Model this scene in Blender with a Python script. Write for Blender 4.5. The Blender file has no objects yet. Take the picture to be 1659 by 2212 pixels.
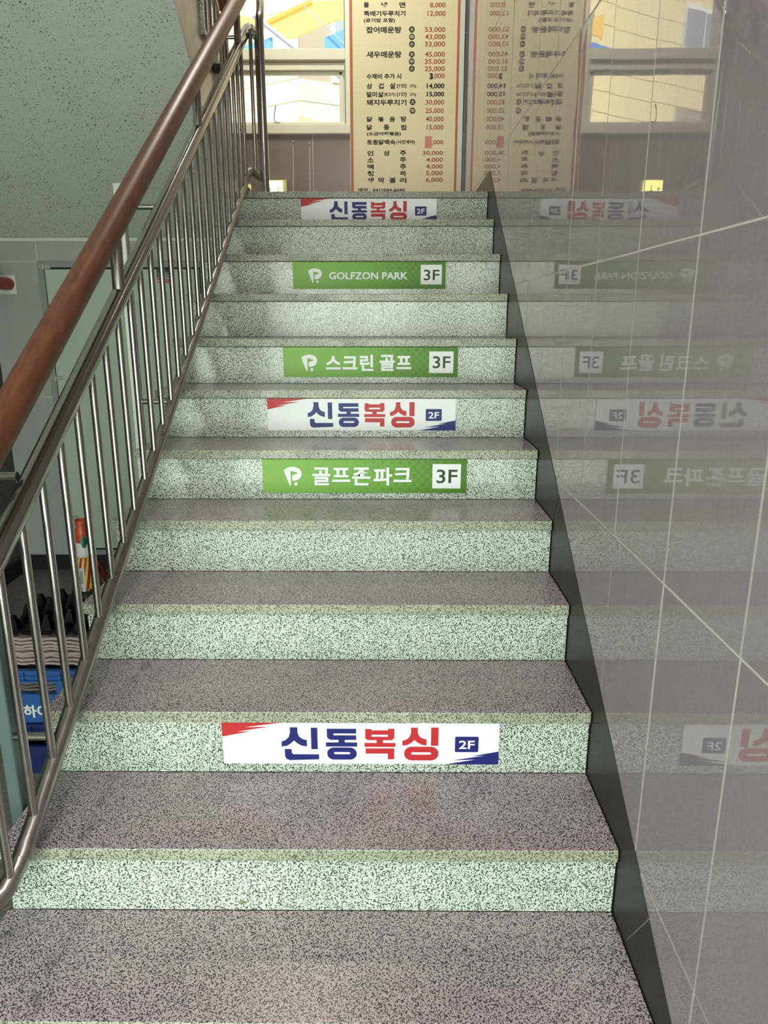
import bpy, bmesh, math, random
from mathutils import Vector, Matrix, Euler
random.seed(7)
S = bpy.context.scene
C = S.collection
PI = math.pi
# ------------------------------------------------------------------ camera
cam_d = bpy.data.cameras.new('camera'); cam = bpy.data.objects.new('camera', cam_d); C.objects.link(cam)
S.camera = cam
cam.location = (-0.5025, -1.3348, 1.2817)
_p, _yaw = 0.2612, -0.0065
_f = Vector((math.sin(_yaw)*math.cos(_p), math.cos(_yaw)*math.cos(_p), -math.sin(_p)))
_r = Vector((math.cos(_yaw), -math.sin(_yaw), 0)); _u = _r.cross(_f)
_m = Matrix((_r, _u, -_f)).transposed()
cam.rotation_euler = _m.to_euler()
cam_d.sensor_fit = 'VERTICAL'; cam_d.sensor_height = 36.0
cam_d.lens = 36.0*1570.7/2212.0
cam_d.clip_start = 0.02; cam_d.clip_end = 200
# ------------------------------------------------------------------ world, sun, exposure
S.view_settings.view_transform = 'Standard'; S.view_settings.look = 'None'
S.view_settings.gamma = 1.0; S.view_settings.use_curve_mapping = False
S.view_settings.exposure = 0.0
W = bpy.data.worlds.new('sky'); S.world = W; W.use_nodes = True
_bg = W.node_tree.nodes['Background']
_sk = W.node_tree.nodes.new('ShaderNodeTexSky'); _sk.sky_type = 'NISHITA'; _sk.sun_disc = False
_sk.sun_elevation = math.radians(52); _sk.sun_rotation = math.radians(190); _sk.air_density = 1.2; _sk.dust_density = 2.5
W.node_tree.links.new(_sk.outputs[0], _bg.inputs[0]); _bg.inputs[1].default_value = 0.40
def sun(name, d, e, col, ang=0.5):
    l = bpy.data.lights.new(name, 'SUN'); l.energy = e; l.color = col; l.angle = math.radians(ang)
    o = bpy.data.objects.new(name, l); C.objects.link(o); o.rotation_euler = Vector(d).to_track_quat('-Z', 'Y').to_euler(); return o
sun('sun', (0.28, 0.85, -1.0), 7.0, (1.0, 0.95, 0.86))
def area(name, loc, d, sx, sy, e, col, spread=180):
    l = bpy.data.lights.new(name, 'AREA'); l.shape = 'RECTANGLE'; l.size = sx; l.size_y = sy; l.energy = e; l.color = col; l.spread = math.radians(spread)
    o = bpy.data.objects.new(name, l); C.objects.link(o); o.location = loc; o.rotation_euler = Vector(d).to_track_quat('-Z', 'Y').to_euler(); return o
# daylight through the glazed entrance behind the photographer; added fill lamps for lobby and landing
area('entrance_daylight', (-1.30, -3.24, 0.86), (0, 1, 0.10), 2.36, 2.36, 146, (0.88, 1.0, 0.90))
area('lobby_fill_lamp', (-0.9, -1.6, 3.22), (0, 0.1, -1), 1.0, 0.5, 32, (1.0, 0.90, 0.90))
area('landing_fill_lamp', (-1.2, 3.1, 4.32), (0, 0.42, -1), 0.5, 0.5, 50, (1.0, 0.95, 0.82))

# ------------------------------------------------------------------ materials
def srgb(r, g, b): return tuple((c/255/12.92 if c/255 <= 0.04045 else ((c/255+0.055)/1.055)**2.4) for c in (r, g, b)) + (1,)
def mat(name, col, rough=0.5, metal=0.0, spec=0.5, emis=None, estr=0.0):
    m = bpy.data.materials.new(name); m.use_nodes = True
    b = m.node_tree.nodes['Principled BSDF']
    b.inputs['Base Color'].default_value = col; b.inputs['Roughness'].default_value = rough
    b.inputs['Metallic'].default_value = metal; b.inputs['Specular IOR Level'].default_value = spec
    if emis: b.inputs['Emission Color'].default_value = emis; b.inputs['Emission Strength'].default_value = estr
    return m
class NT:
    def __init__(s, m): s.t = m.node_tree; s.b = s.t.nodes['Principled BSDF']
    def n(s, typ, **kw):
        x = s.t.nodes.new(typ)
        for k, v in kw.items():
            if k in x.inputs: x.inputs[k].default_value = v
            else: setattr(x, k, v)
        return x
    def l(s, a, b): s.t.links.new(a, b)
    def coord(s, scale=(1, 1, 1), rot=(0, 0, 0), rnd=False):
        tc = s.n('ShaderNodeTexCoord'); mp = s.n('ShaderNodeMapping'); mp.inputs['Scale'].default_value = scale; mp.inputs['Rotation'].default_value = rot
        if rnd:
            oi = s.n('ShaderNodeObjectInfo'); ad = s.n('ShaderNodeVectorMath', operation='MULTIPLY_ADD')
            s.l(oi.outputs['Random'], ad.inputs[0]); ad.inputs[1].default_value = (37, 91, 53); s.l(tc.outputs['Object'], ad.inputs[2]); s.l(ad.outputs[0], mp.inputs[0])
        else: s.l(tc.outputs['Object'], mp.inputs[0])
        return mp.outputs[0]
    def noise(s, v, scale, detail=2, rough=0.5):
        x = s.n('ShaderNodeTexNoise'); x.inputs['Scale'].default_value = scale; x.inputs['Detail'].default_value = detail; x.inputs['Roughness'].default_value = rough; s.l(v, x.inputs['Vector']); return x.outputs[0]
    def ramp(s, f, stops, interp='LINEAR'):
        x = s.n('ShaderNodeValToRGB'); cr = x.color_ramp; cr.interpolation = interp
        while len(cr.elements) < len(stops): cr.elements.new(0.5)
        for e, (p, c) in zip(cr.elements, stops): e.position = p; e.color = c if len(c) == 4 else tuple(c)+(1,)
        s.l(f, x.inputs[0]); return x.outputs[0]
    def mix(s, f, a, b, blend='MIX'):
        x = s.n('ShaderNodeMix', data_type='RGBA', blend_type=blend)
        for k, v in ((0, f), (6, a), (7, b)):
            if isinstance(v, (int, float, tuple)): x.inputs[k].default_value = v
            else: s.l(v, x.inputs[k])
        return x.outputs[2]
    def math(s, op, a, b=None):
        x = s.n('ShaderNodeMath', operation=op)
        for k, v in ((0, a), (1, b)):
            if v is None: continue
            if isinstance(v, (int, float)): x.inputs[k].default_value = v
            else: s.l(v, x.inputs[k])
        return x.outputs[0]
    def bump(s, h, strength=0.2, dist=0.01):
        x = s.n('ShaderNodeBump'); x.inputs['Strength'].default_value = strength; x.inputs['Distance'].default_value = dist; s.l(h, x.inputs['Height']); s.l(x.outputs[0], s.b.inputs['Normal']); return x
def g(v): return (v, v, v, 1)

def granite(name, light, mid, dark, rough, flamed=False):
    m = mat(name, light, rough); t = NT(m)
    v = t.coord(rnd=False); vr = t.coord((1, 1, 1), (0.61, 0.47, 0.83))
    n1 = t.noise(vr, 285 if not flamed else 300, 1.5, 0.5)
    n2 = t.noise(vr, 130, 1.5, 0.5)
    c = t.ramp(n1, [(0.415, dark), (0.455, mid), (0.51, light), (0.9, light)])
    k = t.ramp(n2, [(0.31, g(0.45)), (0.37, g(1))])
    c = t.mix(1.0, c, k, 'MULTIPLY')
    big = t.ramp(t.noise(vr, 3.0, 3, 0.6), [(0.3, g(0.86)), (0.7, g(1.06))])
    c = t.mix(1.0, c, big, 'MULTIPLY')
    # dirt carried on the slab where the balustrade drips, close to its foot
    sx = t.n('ShaderNodeSeparateXYZ'); t.l(v, sx.inputs[0])
    dx = t.math('ABSOLUTE', t.math('ADD', sx.outputs[0], 1.185))
    w = t.math('MULTIPLY', t.noise(v, 26, 3, 0.65), 0.095)
    near = t.math('SUBTRACT', w, dx)
    st = t.ramp(near, [(0.035, g(1)), (0.06, g(0.84 if name == 'polished_granite' else 0.6))])
    c = t.mix(1.0, c, st, 'MULTIPLY')
    t.l(c, t.b.inputs['Base Color'])
    if flamed: t.bump(n1, 0.18, 0.002)
    else:
        r = t.ramp(t.noise(v, 8, 3, 0.6), [(0.3, g(rough*0.7)), (0.75, g(rough*1.8))]); t.l(r, t.b.inputs['Roughness'])
    return m
M = {}
M['riser'] = granite('polished_granite', srgb(214, 221, 210), srgb(148, 157, 149), srgb(70, 79, 75), 0.13)
M['tread'] = granite('flamed_granite', srgb(200, 186, 188), srgb(138, 127, 129), srgb(66, 60, 62), 0.24, True)
M['nose'] = granite('honed_granite', srgb(176, 180, 158), srgb(130, 134, 116), srgb(84, 86, 76), 0.3)
M['concrete'] = mat('concrete', g(0.30), 0.8)
def tile_mat(name, base, var, rough, streak=True):
    m = mat(name, base, rough); t = NT(m); v = t.coord(rnd=True)
    fine = t.noise(v, 380, 2, 0.6); vs = t.coord((6, 60, 2.5), rnd=True); weave = t.noise(vs, 9, 4, 0.65)
    c = t.ramp(fine, [(0.3, tuple(x*(1-var) for x in base[:3])+(1,)), (0.7, tuple(min(1, x*(1+var)) for x in base[:3])+(1,))])
    k = t.ramp(weave, [(0.3, g(0.93)), (0.7, g(1.05))]); c = t.mix(1.0, c, k, 'MULTIPLY')
    cl = t.ramp(t.noise(t.coord((1, 1, 1)), 2.4, 4, 0.6), [(0.35, g(0.94)), (0.65, g(1.05))]); c = t.mix(1.0, c, cl, 'MULTIPLY')
    if name == 'taupe_porcelain':      # dried drips and scuffs
        dr_ = t.ramp(t.noise(t.coord((1, 38, 5)), 2.2, 3, 0.7), [(0.70, g(0.0)), (0.74, g(0.35))]); c = t.mix(dr_, c, srgb(196, 190, 184))
    t.l(c, t.b.inputs['Base Color'])
    vw = t.coord((1, 2.2, 0.7)); sm = t.noise(vw, 5.0, 4, 0.65)
    r = t.ramp(sm, [(0.45, g(rough)), (0.78, g(rough+0.05))]); t.l(r, t.b.inputs['Roughness'])
    t.bump(t.noise(t.coord((1, 5.5, 3.0), rnd=True), 1.3, 2, 0.5), 0.055, 0.003)
    return m
M['wall_tile'] = tile_mat('taupe_porcelain', srgb(150, 140, 144), 0.07, 0.012)
M['back_tile'] = tile_mat('grey_porcelain', srgb(134, 125, 114), 0.10, 0.22)
M['door_tile'] = tile_mat('mid_grey_porcelain', srgb(164, 166, 162), 0.05, 0.3)
M['skirt'] = tile_mat('black_skirting', srgb(46, 44, 43), 0.10, 0.30)
M['skirt'].node_tree.nodes['Principled BSDF'].inputs['IOR'].default_value = 1.24
M['grout'] = mat('pale_grout', srgb(214, 208, 200), 0.6)
M['paint'] = mat('cream_paint', srgb(206, 200, 184), 0.6)
M['white_paint'] = mat('white_paint', srgb(228, 228, 222), 0.7)
def flecked():
    m = mat('flecked_spray', srgb(194, 202, 190), 0.8); t = NT(m)
    v = t.coord((1, 1, 1), (0.3, 0.5, 0.7)); a = t.noise(v, 125, 2.0, 0.6); b = t.noise(v, 6, 2, 0.5)
    a2 = t.math('ADD', a, t.math('MULTIPLY', b, 0.14))
    c = t.ramp(a2, [(0.40, g(0.03)), (0.44, srgb(194, 202, 190)), (0.9, srgb(200, 208, 197))])
    t.l(c, t.b.inputs['Base Color']); t.bump(a, 0.3, 0.003); return m
M['fleck'] = flecked()
def stone_dark():
    m = mat('dark_stone', srgb(70, 72, 68), 0.6); t = NT(m); v = t.coord()
    c = t.ramp(t.noise(v, 90, 4, 0.7), [(0.35, srgb(48, 50, 48)), (0.6, srgb(92, 94, 88))]); t.l(c, t.b.inputs['Base Color']); return m
M['dark_stone'] = stone_dark()
def floor_m():
    m = mat('floor_stone', srgb(100, 98, 92), 0.45); t = NT(m); v = t.coord()
    c = t.ramp(t.noise(v, 120, 4, 0.7), [(0.35, srgb(92, 90, 84)), (0.6, srgb(132, 128, 120))]); t.l(c, t.b.inputs['Base Color']); return m
M['floor'] = floor_m()
def taupe():
    m = mat('stringer_paint', srgb(180, 168, 150), 0.35); t = NT(m); v = t.coord()
    c = t.ramp(t.noise(v, 9, 4, 0.65), [(0.3, srgb(150, 136, 116)), (0.65, srgb(186, 174, 158))]); t.l(c, t.b.inputs['Base Color']); return m
M['stringer'] = taupe()
def steel(name, rough, tint=(0.56, 0.55, 0.53, 1)):
    m = mat(name, tint, rough, 1.0); t = NT(m); v = t.coord((1, 1, 1), rnd=True)
    n = t.noise(v, 30, 3, 0.6); r = t.ramp(n, [(0.3, g(rough*0.8)), (0.7, g(rough*1.35))]); t.l(r, t.b.inputs['Roughness']); return m
M['steel'] = steel('brushed_steel', 0.17, (0.43, 0.41, 0.385, 1)); M['steel_dark'] = steel('worn_steel', 0.30, (0.40, 0.375, 0.35, 1))
M['alu'] = mat('aluminium', srgb(176, 178, 168), 0.35, 0.35)
M['post_shaded'] = mat('shaded_teal_steel', srgb(104, 122, 122), 0.4, 0.5)  # teal-grey steel darkened: shade on the nearer post is put into its colour
M['tape_grey'] = mat('old_tape', srgb(126, 124, 100), 0.6)
M['rust'] = mat('rust', srgb(120, 76, 48), 0.6, 0.4)
def wood():
    m = mat('handrail_wood', srgb(118, 66, 42), 0.44); t = NT(m)
    v = t.coord((14, 3.2, 3.2), (0, 0, 0)); c = t.ramp(t.noise(v, 6, 5, 0.65), [(0.25, srgb(76, 42, 27)), (0.5, srgb(102, 58, 37)), (0.75, srgb(120, 70, 44))])
    t.l(c, t.b.inputs['Base Color']); t.b.inputs['Coat Weight'].default_value = 0.08; t.b.inputs['Coat Roughness'].default_value = 0.25; return m
M['wood'] = wood()
M['white_print'] = mat('sign_white', srgb(236, 238, 240), 0.25); M['navy'] = mat('navy_print', srgb(34, 38, 112), 0.3); M['red'] = mat('red_print', srgb(190, 46, 52), 0.3)
M['sign_dark'] = mat('dark_green_print', srgb(40, 58, 40), 0.3)
M['shadow_green'] = mat('deep_green_print', srgb(74, 112, 40), 0.3)
def green():
    m = mat('green_print', srgb(120, 176, 66), 0.3); t = NT(m)
    tc = t.n('ShaderNodeTexCoord'); sx = t.n('ShaderNodeSeparateXYZ'); t.l(tc.outputs['Object'], sx.inputs[0])
    u = t.math('DIVIDE', sx.outputs[0], 0.69)
    base = t.ramp(u, [(0.0, srgb(134, 184, 82)), (0.45, srgb(112, 168, 60)), (1.0, srgb(84, 132, 36))])
    mp = t.n('ShaderNodeMapping'); mp.inputs['Rotation'].default_value = (0, PI/4, 0); t.l(tc.outputs['Object'], mp.inputs[0])
    vo = t.n('ShaderNodeTexVoronoi'); vo.inputs['Scale'].default_value = 47; vo.inputs['Randomness'].default_value = 0.0
    s2 = t.n('ShaderNodeSeparateXYZ'); t.l(mp.outputs[0], s2.inputs[0]); cb = t.n('ShaderNodeCombineXYZ'); t.l(s2.outputs[0], cb.inputs[0]); t.l(s2.outputs[2], cb.inputs[1])
    vo.voronoi_dimensions = '2D'; t.l(cb.outputs[0], vo.inputs['Vector'])
    edge = t.math('MULTIPLY', t.math('SUBTRACT', u, 0.30), 0.85)
    f = t.math('LESS_THAN', vo.outputs['Distance'], edge)
    dots = t.mix(f, base, t.mix(1.0, base, g(0.80), 'MULTIPLY')); t.l(dots, t.b.inputs['Base Color']); return m
M['green'] = green()
for k_ in ('white_print', 'navy', 'red', 'green', 'sign_dark', 'shadow_green'): M[k_].node_tree.nodes['Principled BSDF'].inputs['Specular IOR Level'].default_value = 0.28; M[k_].node_tree.nodes['Principled BSDF'].inputs['Roughness'].default_value = 0.4
M['cream_board'] = mat('menu_cream', srgb(226, 214, 176), 0.35); M['black'] = mat('black_ink', srgb(22, 20, 20), 0.5); M['price_red'] = mat('price_red', srgb(150, 58, 36), 0.5)
M['ink_blue'] = mat('ink_blue', srgb(60, 58, 78), 0.5); M['orange_frame'] = mat('orange_frame', srgb(184, 104, 62), 0.4); M['pink_tape'] = mat('pink_tape', srgb(206, 132, 112), 0.6)
M['door'] = mat('door_paint', srgb(176, 190, 174), 0.38); M['door_frame'] = mat('door_frame_paint', srgb(138, 144, 140), 0.4); M['gap'] = mat('dark_gap', g(0.01), 0.9)
M['blue_crate'] = mat('blue_plastic', srgb(34, 80, 140), 0.4); M['navy_crate'] = mat('navy_plastic', srgb(20, 34, 84), 0.4)
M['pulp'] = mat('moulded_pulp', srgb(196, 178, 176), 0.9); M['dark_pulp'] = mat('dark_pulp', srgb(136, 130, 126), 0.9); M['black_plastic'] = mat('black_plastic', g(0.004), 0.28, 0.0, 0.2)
M['cone_orange'] = mat('cone_orange', srgb(190, 78, 44), 0.4); M['cone_white'] = mat('cone_white', srgb(214, 214, 210), 0.45); M['green_tape'] = mat('green_tape', srgb(20, 92, 66), 0.4)
M['yellow'] = mat('sign_yellow', srgb(214, 196, 50), 0.4); M['cone_red'] = mat('cone_red', srgb(160, 34, 28), 0.4); M['rubber'] = mat('rubber', g(0.012), 0.6)
M['pipe_red'] = mat('pipe_red', srgb(160, 44, 34), 0.45); M['plate_white'] = mat('plate_white', srgb(206, 208, 200), 0.6)
M['lamp_face'] = mat('lamp_face', srgb(250, 246, 170), 0.4, emis=srgb(250, 240, 130), estr=4.0); M['lamp_green'] = mat('lamp_green', srgb(90, 190, 90), 0.5, emis=srgb(90, 200, 100), estr=0.5)
M['lamp_body'] = mat('lamp_body', srgb(225, 215, 160), 0.4)
M['facade'] = mat('facade_cream', srgb(238, 220, 168), 0.7); M['facade2'] = mat('facade_grey', srgb(222, 208, 172), 0.7); M['facade_joint'] = mat('facade_joint', srgb(160, 150, 130), 0.8)
M['canopy_yellow'] = mat('canopy_yellow', srgb(240, 194, 92), 0.6); M['tarp'] = mat('tarp_blue', srgb(76, 134, 204), 0.6); M['pipe_grey'] = mat('pipe_grey', srgb(150, 156, 172), 0.5)
M['pave'] = mat('outdoor_paving', srgb(190, 186, 176), 0.8); M['trim_white'] = mat('trim_white', srgb(240, 240, 236), 0.5); M['win_dark'] = mat('window_dark', srgb(150, 158, 160), 0.2)
M['navy_sticker'] = mat('sticker_navy', srgb(34, 40, 62), 0.4); M['sticker_red'] = mat('sticker_red', srgb(176, 92, 78), 0.4); M['sticker_white'] = mat('sticker_white', srgb(206, 214, 214), 0.4)
M['fill_diffuser'] = mat('fill_lamp_diffuser', g(0.9), 0.5, emis=g(1.0), estr=1.5)  # glowing face of the added ceiling fill lamps
M['winframe'] = mat('window_alloy', srgb(232, 228, 206), 0.4, 0.15)
def glass_m():
    m = bpy.data.materials.new('clear_glass'); m.use_nodes = True; t = m.node_tree; t.nodes.clear()
    o = t.nodes.new('ShaderNodeOutputMaterial'); mx = t.nodes.new('ShaderNodeMixShader'); a = t.nodes.new('ShaderNodeBsdfTransparent'); b = t.nodes.new('ShaderNodeBsdfGlossy'); f = t.nodes.new('ShaderNodeFresnel')
    a.inputs[0].default_value = (0.96, 0.98, 0.96, 1); b.inputs['Roughness'].default_value = 0.02; f.inputs[0].default_value = 1.45
    t.links.new(f.outputs[0], mx.inputs[0]); t.links.new(a.outputs[0], mx.inputs[1]); t.links.new(b.outputs[0], mx.inputs[2]); t.links.new(mx.outputs[0], o.inputs[0]); return m
M['glass'] = glass_m()

# ------------------------------------------------------------------ helpers
def link(name, me, m=None, parent=None):
    if m is not None and not me.materials: me.materials.append(M[m] if isinstance(m, str) else m)
    o = bpy.data.objects.new(name, me); C.objects.link(o)
    if parent is not None: o.parent = parent
    return o
def finish(name, bm, m=None, parent=None, smooth=False, mats=None):
    bmesh.ops.recalc_face_normals(bm, faces=bm.faces[:])
    me = bpy.data.meshes.new(name); bm.to_mesh(me); bm.free()
    if mats:
        for x in mats: me.materials.append(M[x])
    if smooth:
        for p in me.polygons: p.use_smooth = True
        try: me.set_sharp_from_angle(angle=math.radians(40))
        except Exception: pass
    return link(name, me, m, parent)
def add_box(bm, x0, y0, z0, x1, y1, z1, bev=0.0, seg=1):
    r = bmesh.ops.create_cube(bm, size=1.0); vs = r['verts']
    for v in vs: v.co = Vector(((x0+x1)/2 + v.co.x*(x1-x0), (y0+y1)/2 + v.co.y*(y1-y0), (z0+z1)/2 + v.co.z*(z1-z0)))
    if bev > 0:
        es = list({e for v in vs for e in v.link_edges}); bmesh.ops.bevel(bm, geom=es, offset=bev, segments=seg, affect='EDGES', profile=0.5)
def box(name, a, b, m, parent=None, bev=0.0, seg=1, smooth=False):
    bm = bmesh.new(); add_box(bm, *a, *b, bev=bev, seg=seg); return finish(name, bm, m, parent, smooth)
def add_tube(bm, pts, r, seg=16, caps=True):
    pts = [Vector(p) for p in pts]; rings = []; up = None
    for i, p in enumerate(pts):
        if i == 0: d = pts[1]-p
        elif i == len(pts)-1: d = p-pts[i-1]
        else: d = (pts[i+1]-p).normalized()+(p-pts[i-1]).normalized()
        d.normalize()
        if up is None: up = d.orthogonal().normalized()
        else:
            up = (up-d*up.dot(d)).normalized()
        s = d.cross(up); rr = r[i] if isinstance(r, (list, tuple)) else r
        rings.append([bm.verts.new(p+(up*math.cos(2*PI*k/seg)+s*math.sin(2*PI*k/seg))*rr) for k in range(seg)])
    for a, b in zip(rings, rings[1:]):
        for k in range(seg): bm.faces.new((a[k], a[(k+1) % seg], b[(k+1) % seg], b[k]))
    if caps:
        bm.faces.new(rings[0][::-1]); bm.faces.new(rings[-1])
def tube(name, pts, r, m, parent=None, seg=16):
    bm = bmesh.new(); add_tube(bm, pts, r, seg); return finish(name, bm, m, parent, True)
def bend(p0, p1, p2, rad, n=6):
    p0, p1, p2 = map(Vector, (p0, p1, p2)); a = p1+(p0-p1).normalized()*rad; b = p1+(p2-p1).normalized()*rad
    return [tuple((1-t)**2*a+2*t*(1-t)*p1+t*t*b) for t in [i/n for i in range(n+1)]]
def add_lathe(bm, prof, seg=24, c=(0, 0, 0)):
    rings = [[bm.verts.new((c[0]+r*math.cos(2*PI*k/seg), c[1]+r*math.sin(2*PI*k/seg), c[2]+z)) for k in range(seg)] for r, z in prof]
    for a, b in zip(rings, rings[1:]):
        for k in range(seg): bm.faces.new((a[k], a[(k+1) % seg], b[(k+1) % seg], b[k]))
def prism(name, poly, axis, a, b, m, parent=None):
    """poly in the plane across axis, extruded from a to b (axis 'x': poly is (y,z); axis 'y': poly is (x,z))"""
    bm = bmesh.new()
    f = (lambda q, t: (t, q[0], q[1])) if axis == 'x' else (lambda q, t: (q[0], t, q[1]))
    A = [bm.verts.new(f(q, a)) for q in poly]; B = [bm.verts.new(f(q, b)) for q in poly]
    bm.faces.new(A); bm.faces.new(B[::-1])
    for i in range(len(poly)): j = (i+1) % len(poly); bm.faces.new((A[i], B[i], B[j], A[j]))
    return finish(name, bm, m, parent)
def empty(name, loc=(0, 0, 0), rz=0.0):
    o = bpy.data.objects.new(name, None); C.objects.link(o); o.location = loc; o.rotation_euler.z = rz; o.empty_display_size = 0.05; return o
def tag(o, label=None, cat=None, group=None, kind=None):
    if label: o['label'] = label
    if cat: o['category'] = cat
    if group: o['group'] = group
    if kind: o['kind'] = kind
    return o
def structure(o, label=None):
    o['kind'] = 'structure'
    if label: o['label'] = label
    return o
# flat print: outlines or type turned into a mesh lying in the xz plane (faces -y)
def curve_mesh(polys):
    cu = bpy.data.curves.new('print', 'CURVE'); cu.dimensions = '2D'; cu.fill_mode = 'FRONT'
    for p in polys:
        s = cu.splines.new('POLY'); s.points.add(len(p)-1)
        for q, (x, y) in zip(s.points, p): q.co = (x, y, 0, 1)
        s.use_cyclic_u = True
    o = bpy.data.objects.new('print', cu); C.objects.link(o); bpy.context.view_layer.update()
    me = bpy.data.meshes.new_from_object(o.evaluated_get(bpy.context.evaluated_depsgraph_get())); bpy.data.objects.remove(o); bpy.data.curves.remove(cu); return me
_cache = {}
def type_pts(body, bold=0.0, res=3):
    k = (body, bold)
    if k not in _cache:
        cu = bpy.data.curves.new('type', 'FONT'); cu.body = body; cu.offset = bold; cu.resolution_u = res; cu.size = 1.0
        o = bpy.data.objects.new('type', cu); C.objects.link(o); bpy.context.view_layer.update()
        me = bpy.data.meshes.new_from_object(o.evaluated_get(bpy.context.evaluated_depsgraph_get())); bpy.data.objects.remove(o); bpy.data.curves.remove(cu)
        vs = [(v.co.x, v.co.y) for v in me.vertices]; fs = [tuple(p.vertices) for p in me.polygons]; bpy.data.meshes.remove(me)
        x0 = min(v[0] for v in vs); x1 = max(v[0] for v in vs); y0 = min(v[1] for v in vs); y1 = max(v[1] for v in vs)
        _cache[k] = ([((x-x0)/(x1-x0), (y-y0)/(y1-y0)) for x, y in vs], fs)
    return _cache[k]
class Print:
    """collects flat print in local (u, v); y is the depth in front of the board"""
    def __init__(s): s.v = []; s.f = []
    def type(s, body, x0, y0, x1, y1, bold=0.0):
        vs, fs = type_pts(body, bold); n = len(s.v)
        s.v += [(x0+a*(x1-x0), y0+b*(y1-y0)) for a, b in vs]; s.f += [tuple(i+n for i in f) for f in fs]
    def poly(s, polys):
        me = curve_mesh(polys); n = len(s.v)
        s.v += [(v.co.x, v.co.y) for v in me.vertices]; s.f += [tuple(i+n for i in p.vertices) for p in me.polygons]; bpy.data.meshes.remove(me)
    def build(s, name, m, parent, xf=lambda a, b: (a, 0, b)):
        me = bpy.data.meshes.new(name); me.from_pydata([xf(a, b) for a, b in s.v], [], s.f); me.update()
        bm = bmesh.new(); bm.from_mesh(me); bmesh.ops.triangulate(bm, faces=[f for f in bm.faces if len(f.verts) > 4])
        bm.normal_update()
        bm.to_mesh(me); bm.free(); return link(name, me, m, parent)
def circ(x, y, r, n=20): return [(x+r*math.cos(2*PI*k/n), y+r*math.sin(2*PI*k/n)) for k in range(n)]
def rrect(x0, y0, x1, y1, r, n=5):
    out = []
    for cx, cy, a in ((x1-r, y1-r, 0), (x0+r, y1-r, 90), (x0+r, y0+r, 180), (x1-r, y0+r, 270)):
        for k in range(n+1): t = math.radians(a+90*k/n); out.append((cx+r*math.cos(t), cy+r*math.sin(t)))
    return out
def copy_tree(o, parent=None):
    c = o.copy(); C.objects.link(c)
    if parent: c.parent = parent
    for ch in o.children: copy_tree(ch, c)
    return c

# ------------------------------------------------------------------ measures of the place
Y = [-0.0045, 0.263, 0.5362, 0.7996, 1.0653, 1.3269, 1.5864, 1.8463, 2.1067, 2.366, 2.625]   # front edge of each step
Z = [0.0, 0.1691, 0.3446, 0.516, 0.6826, 0.8537, 1.0284, 1.2017, 1.3783, 1.5564, 1.7339, 1.8967]
XL, XR, ZF, YB, YD, ZC = -1.354, -0.004, -0.345, 4.05, 3.26, 4.42
XW = -2.93
# ------------------------------------------------------------------ shell
fl = structure(box('floor', (XW-0.2, -3.2, ZF-0.2), (0.3, 3.5, ZF), 'floor'))
wl = structure(box('wall_left', (XW-0.2, -3.2, ZF), (XW, 4.25, ZC), 'white_paint'))
box('stone_facing', (XW, -3.0, ZF), (XW+0.012, YD, 1.9), 'dark_stone', wl)
structure(box('baseboard_left', (XW+0.012, -3.0, ZF), (XW+0.027, YD, ZF+0.105), 'skirt', bev=0.002))
structure(box('ceiling', (XW-0.2, 0.0, ZC), (0.3, 4.25, ZC+0.2), 'white_paint'))
structure(box('ceiling_lobby', (XW-0.2, -3.2, 3.3), (0.3, 0.0, 3.5), 'white_paint'))
structure(box('lintel_beam', (XW, -0.2, 3.5), (0.0, 0.0, ZC), 'white_paint'))

def tile_mesh(w, h, t=0.008):     # a slab in local (0, y, z); the face looks to -x
    bm = bmesh.new(); c = 0.0012
    P0 = [bm.verts.new((t, a*w, b*h)) for a, b in ((0, 0), (1, 0), (1, 1), (0, 1))]
    P1 = [bm.verts.new((c, a*w, b*h)) for a, b in ((0, 0), (1, 0), (1, 1), (0, 1))]
    P2 = [bm.verts.new((0, min(max(a*w, c), w-c), min(max(b*h, c), h-c))) for a, b in ((0, 0), (1, 0), (1, 1), (0, 1))]
    for A, B in ((P0, P1), (P1, P2)):
        for i in range(4): j = (i+1) % 4; bm.faces.new((A[i], A[j], B[j], B[i]))
    bm.faces.new(P2)
    bmesh.ops.recalc_face_normals(bm, faces=bm.faces[:])
    me = bpy.data.meshes.new('tile'); bm.to_mesh(me); bm.free(); return me
G = 0.0034
_tm = {}
def tile(parent, m, orient, a0, b0, a1, b1, d, jit=0.0):
    """orient 'x': wall whose face looks to -x at x=d, a=y; orient 'y': face looks to -y at y=d, a=x"""
    w, h = round(a1-a0-G, 4), round(b1-b0-G, 4); k = (w, h, m)
    if w < 0.01 or h < 0.01: return
    if k not in _tm: _tm[k] = tile_mesh(w, h); _tm[k].materials.append(M[m])
    o = link('tile', _tm[k], None, parent)
    if orient == 'x': o.location = (d, a0+G/2, b0+G/2)
    else: o.location = (a1-G/2, d, b0+G/2); o.rotation_euler.z = PI/2
    if jit:
        o.rotation_euler.z += random.uniform(-jit, jit); o.rotation_euler.y = random.uniform(-jit, jit)
    return o
def spans(lo, hi, start, step):
    k = math.floor((lo-start)/step); out = []
    while start+k*step < hi-1e-6:
        a, b = max(lo, start+k*step), min(hi, start+(k+1)*step)
        if b-a > 0.012: out.append((a, b))
        k += 1
    return out
wr = structure(box('wall_right', (0.0011, -3.2, ZF), (0.25, 4.25, ZC), 'grout'))
for a0, a1 in spans(-1.6, YB, 0.5175, 0.3):
    for b0, b1 in spans(ZF, ZC, 0.2114, 0.6): tile(wr, 'wall_tile', 'x', a0, b0, a1, b1, 0.0, 0.0016)
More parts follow.
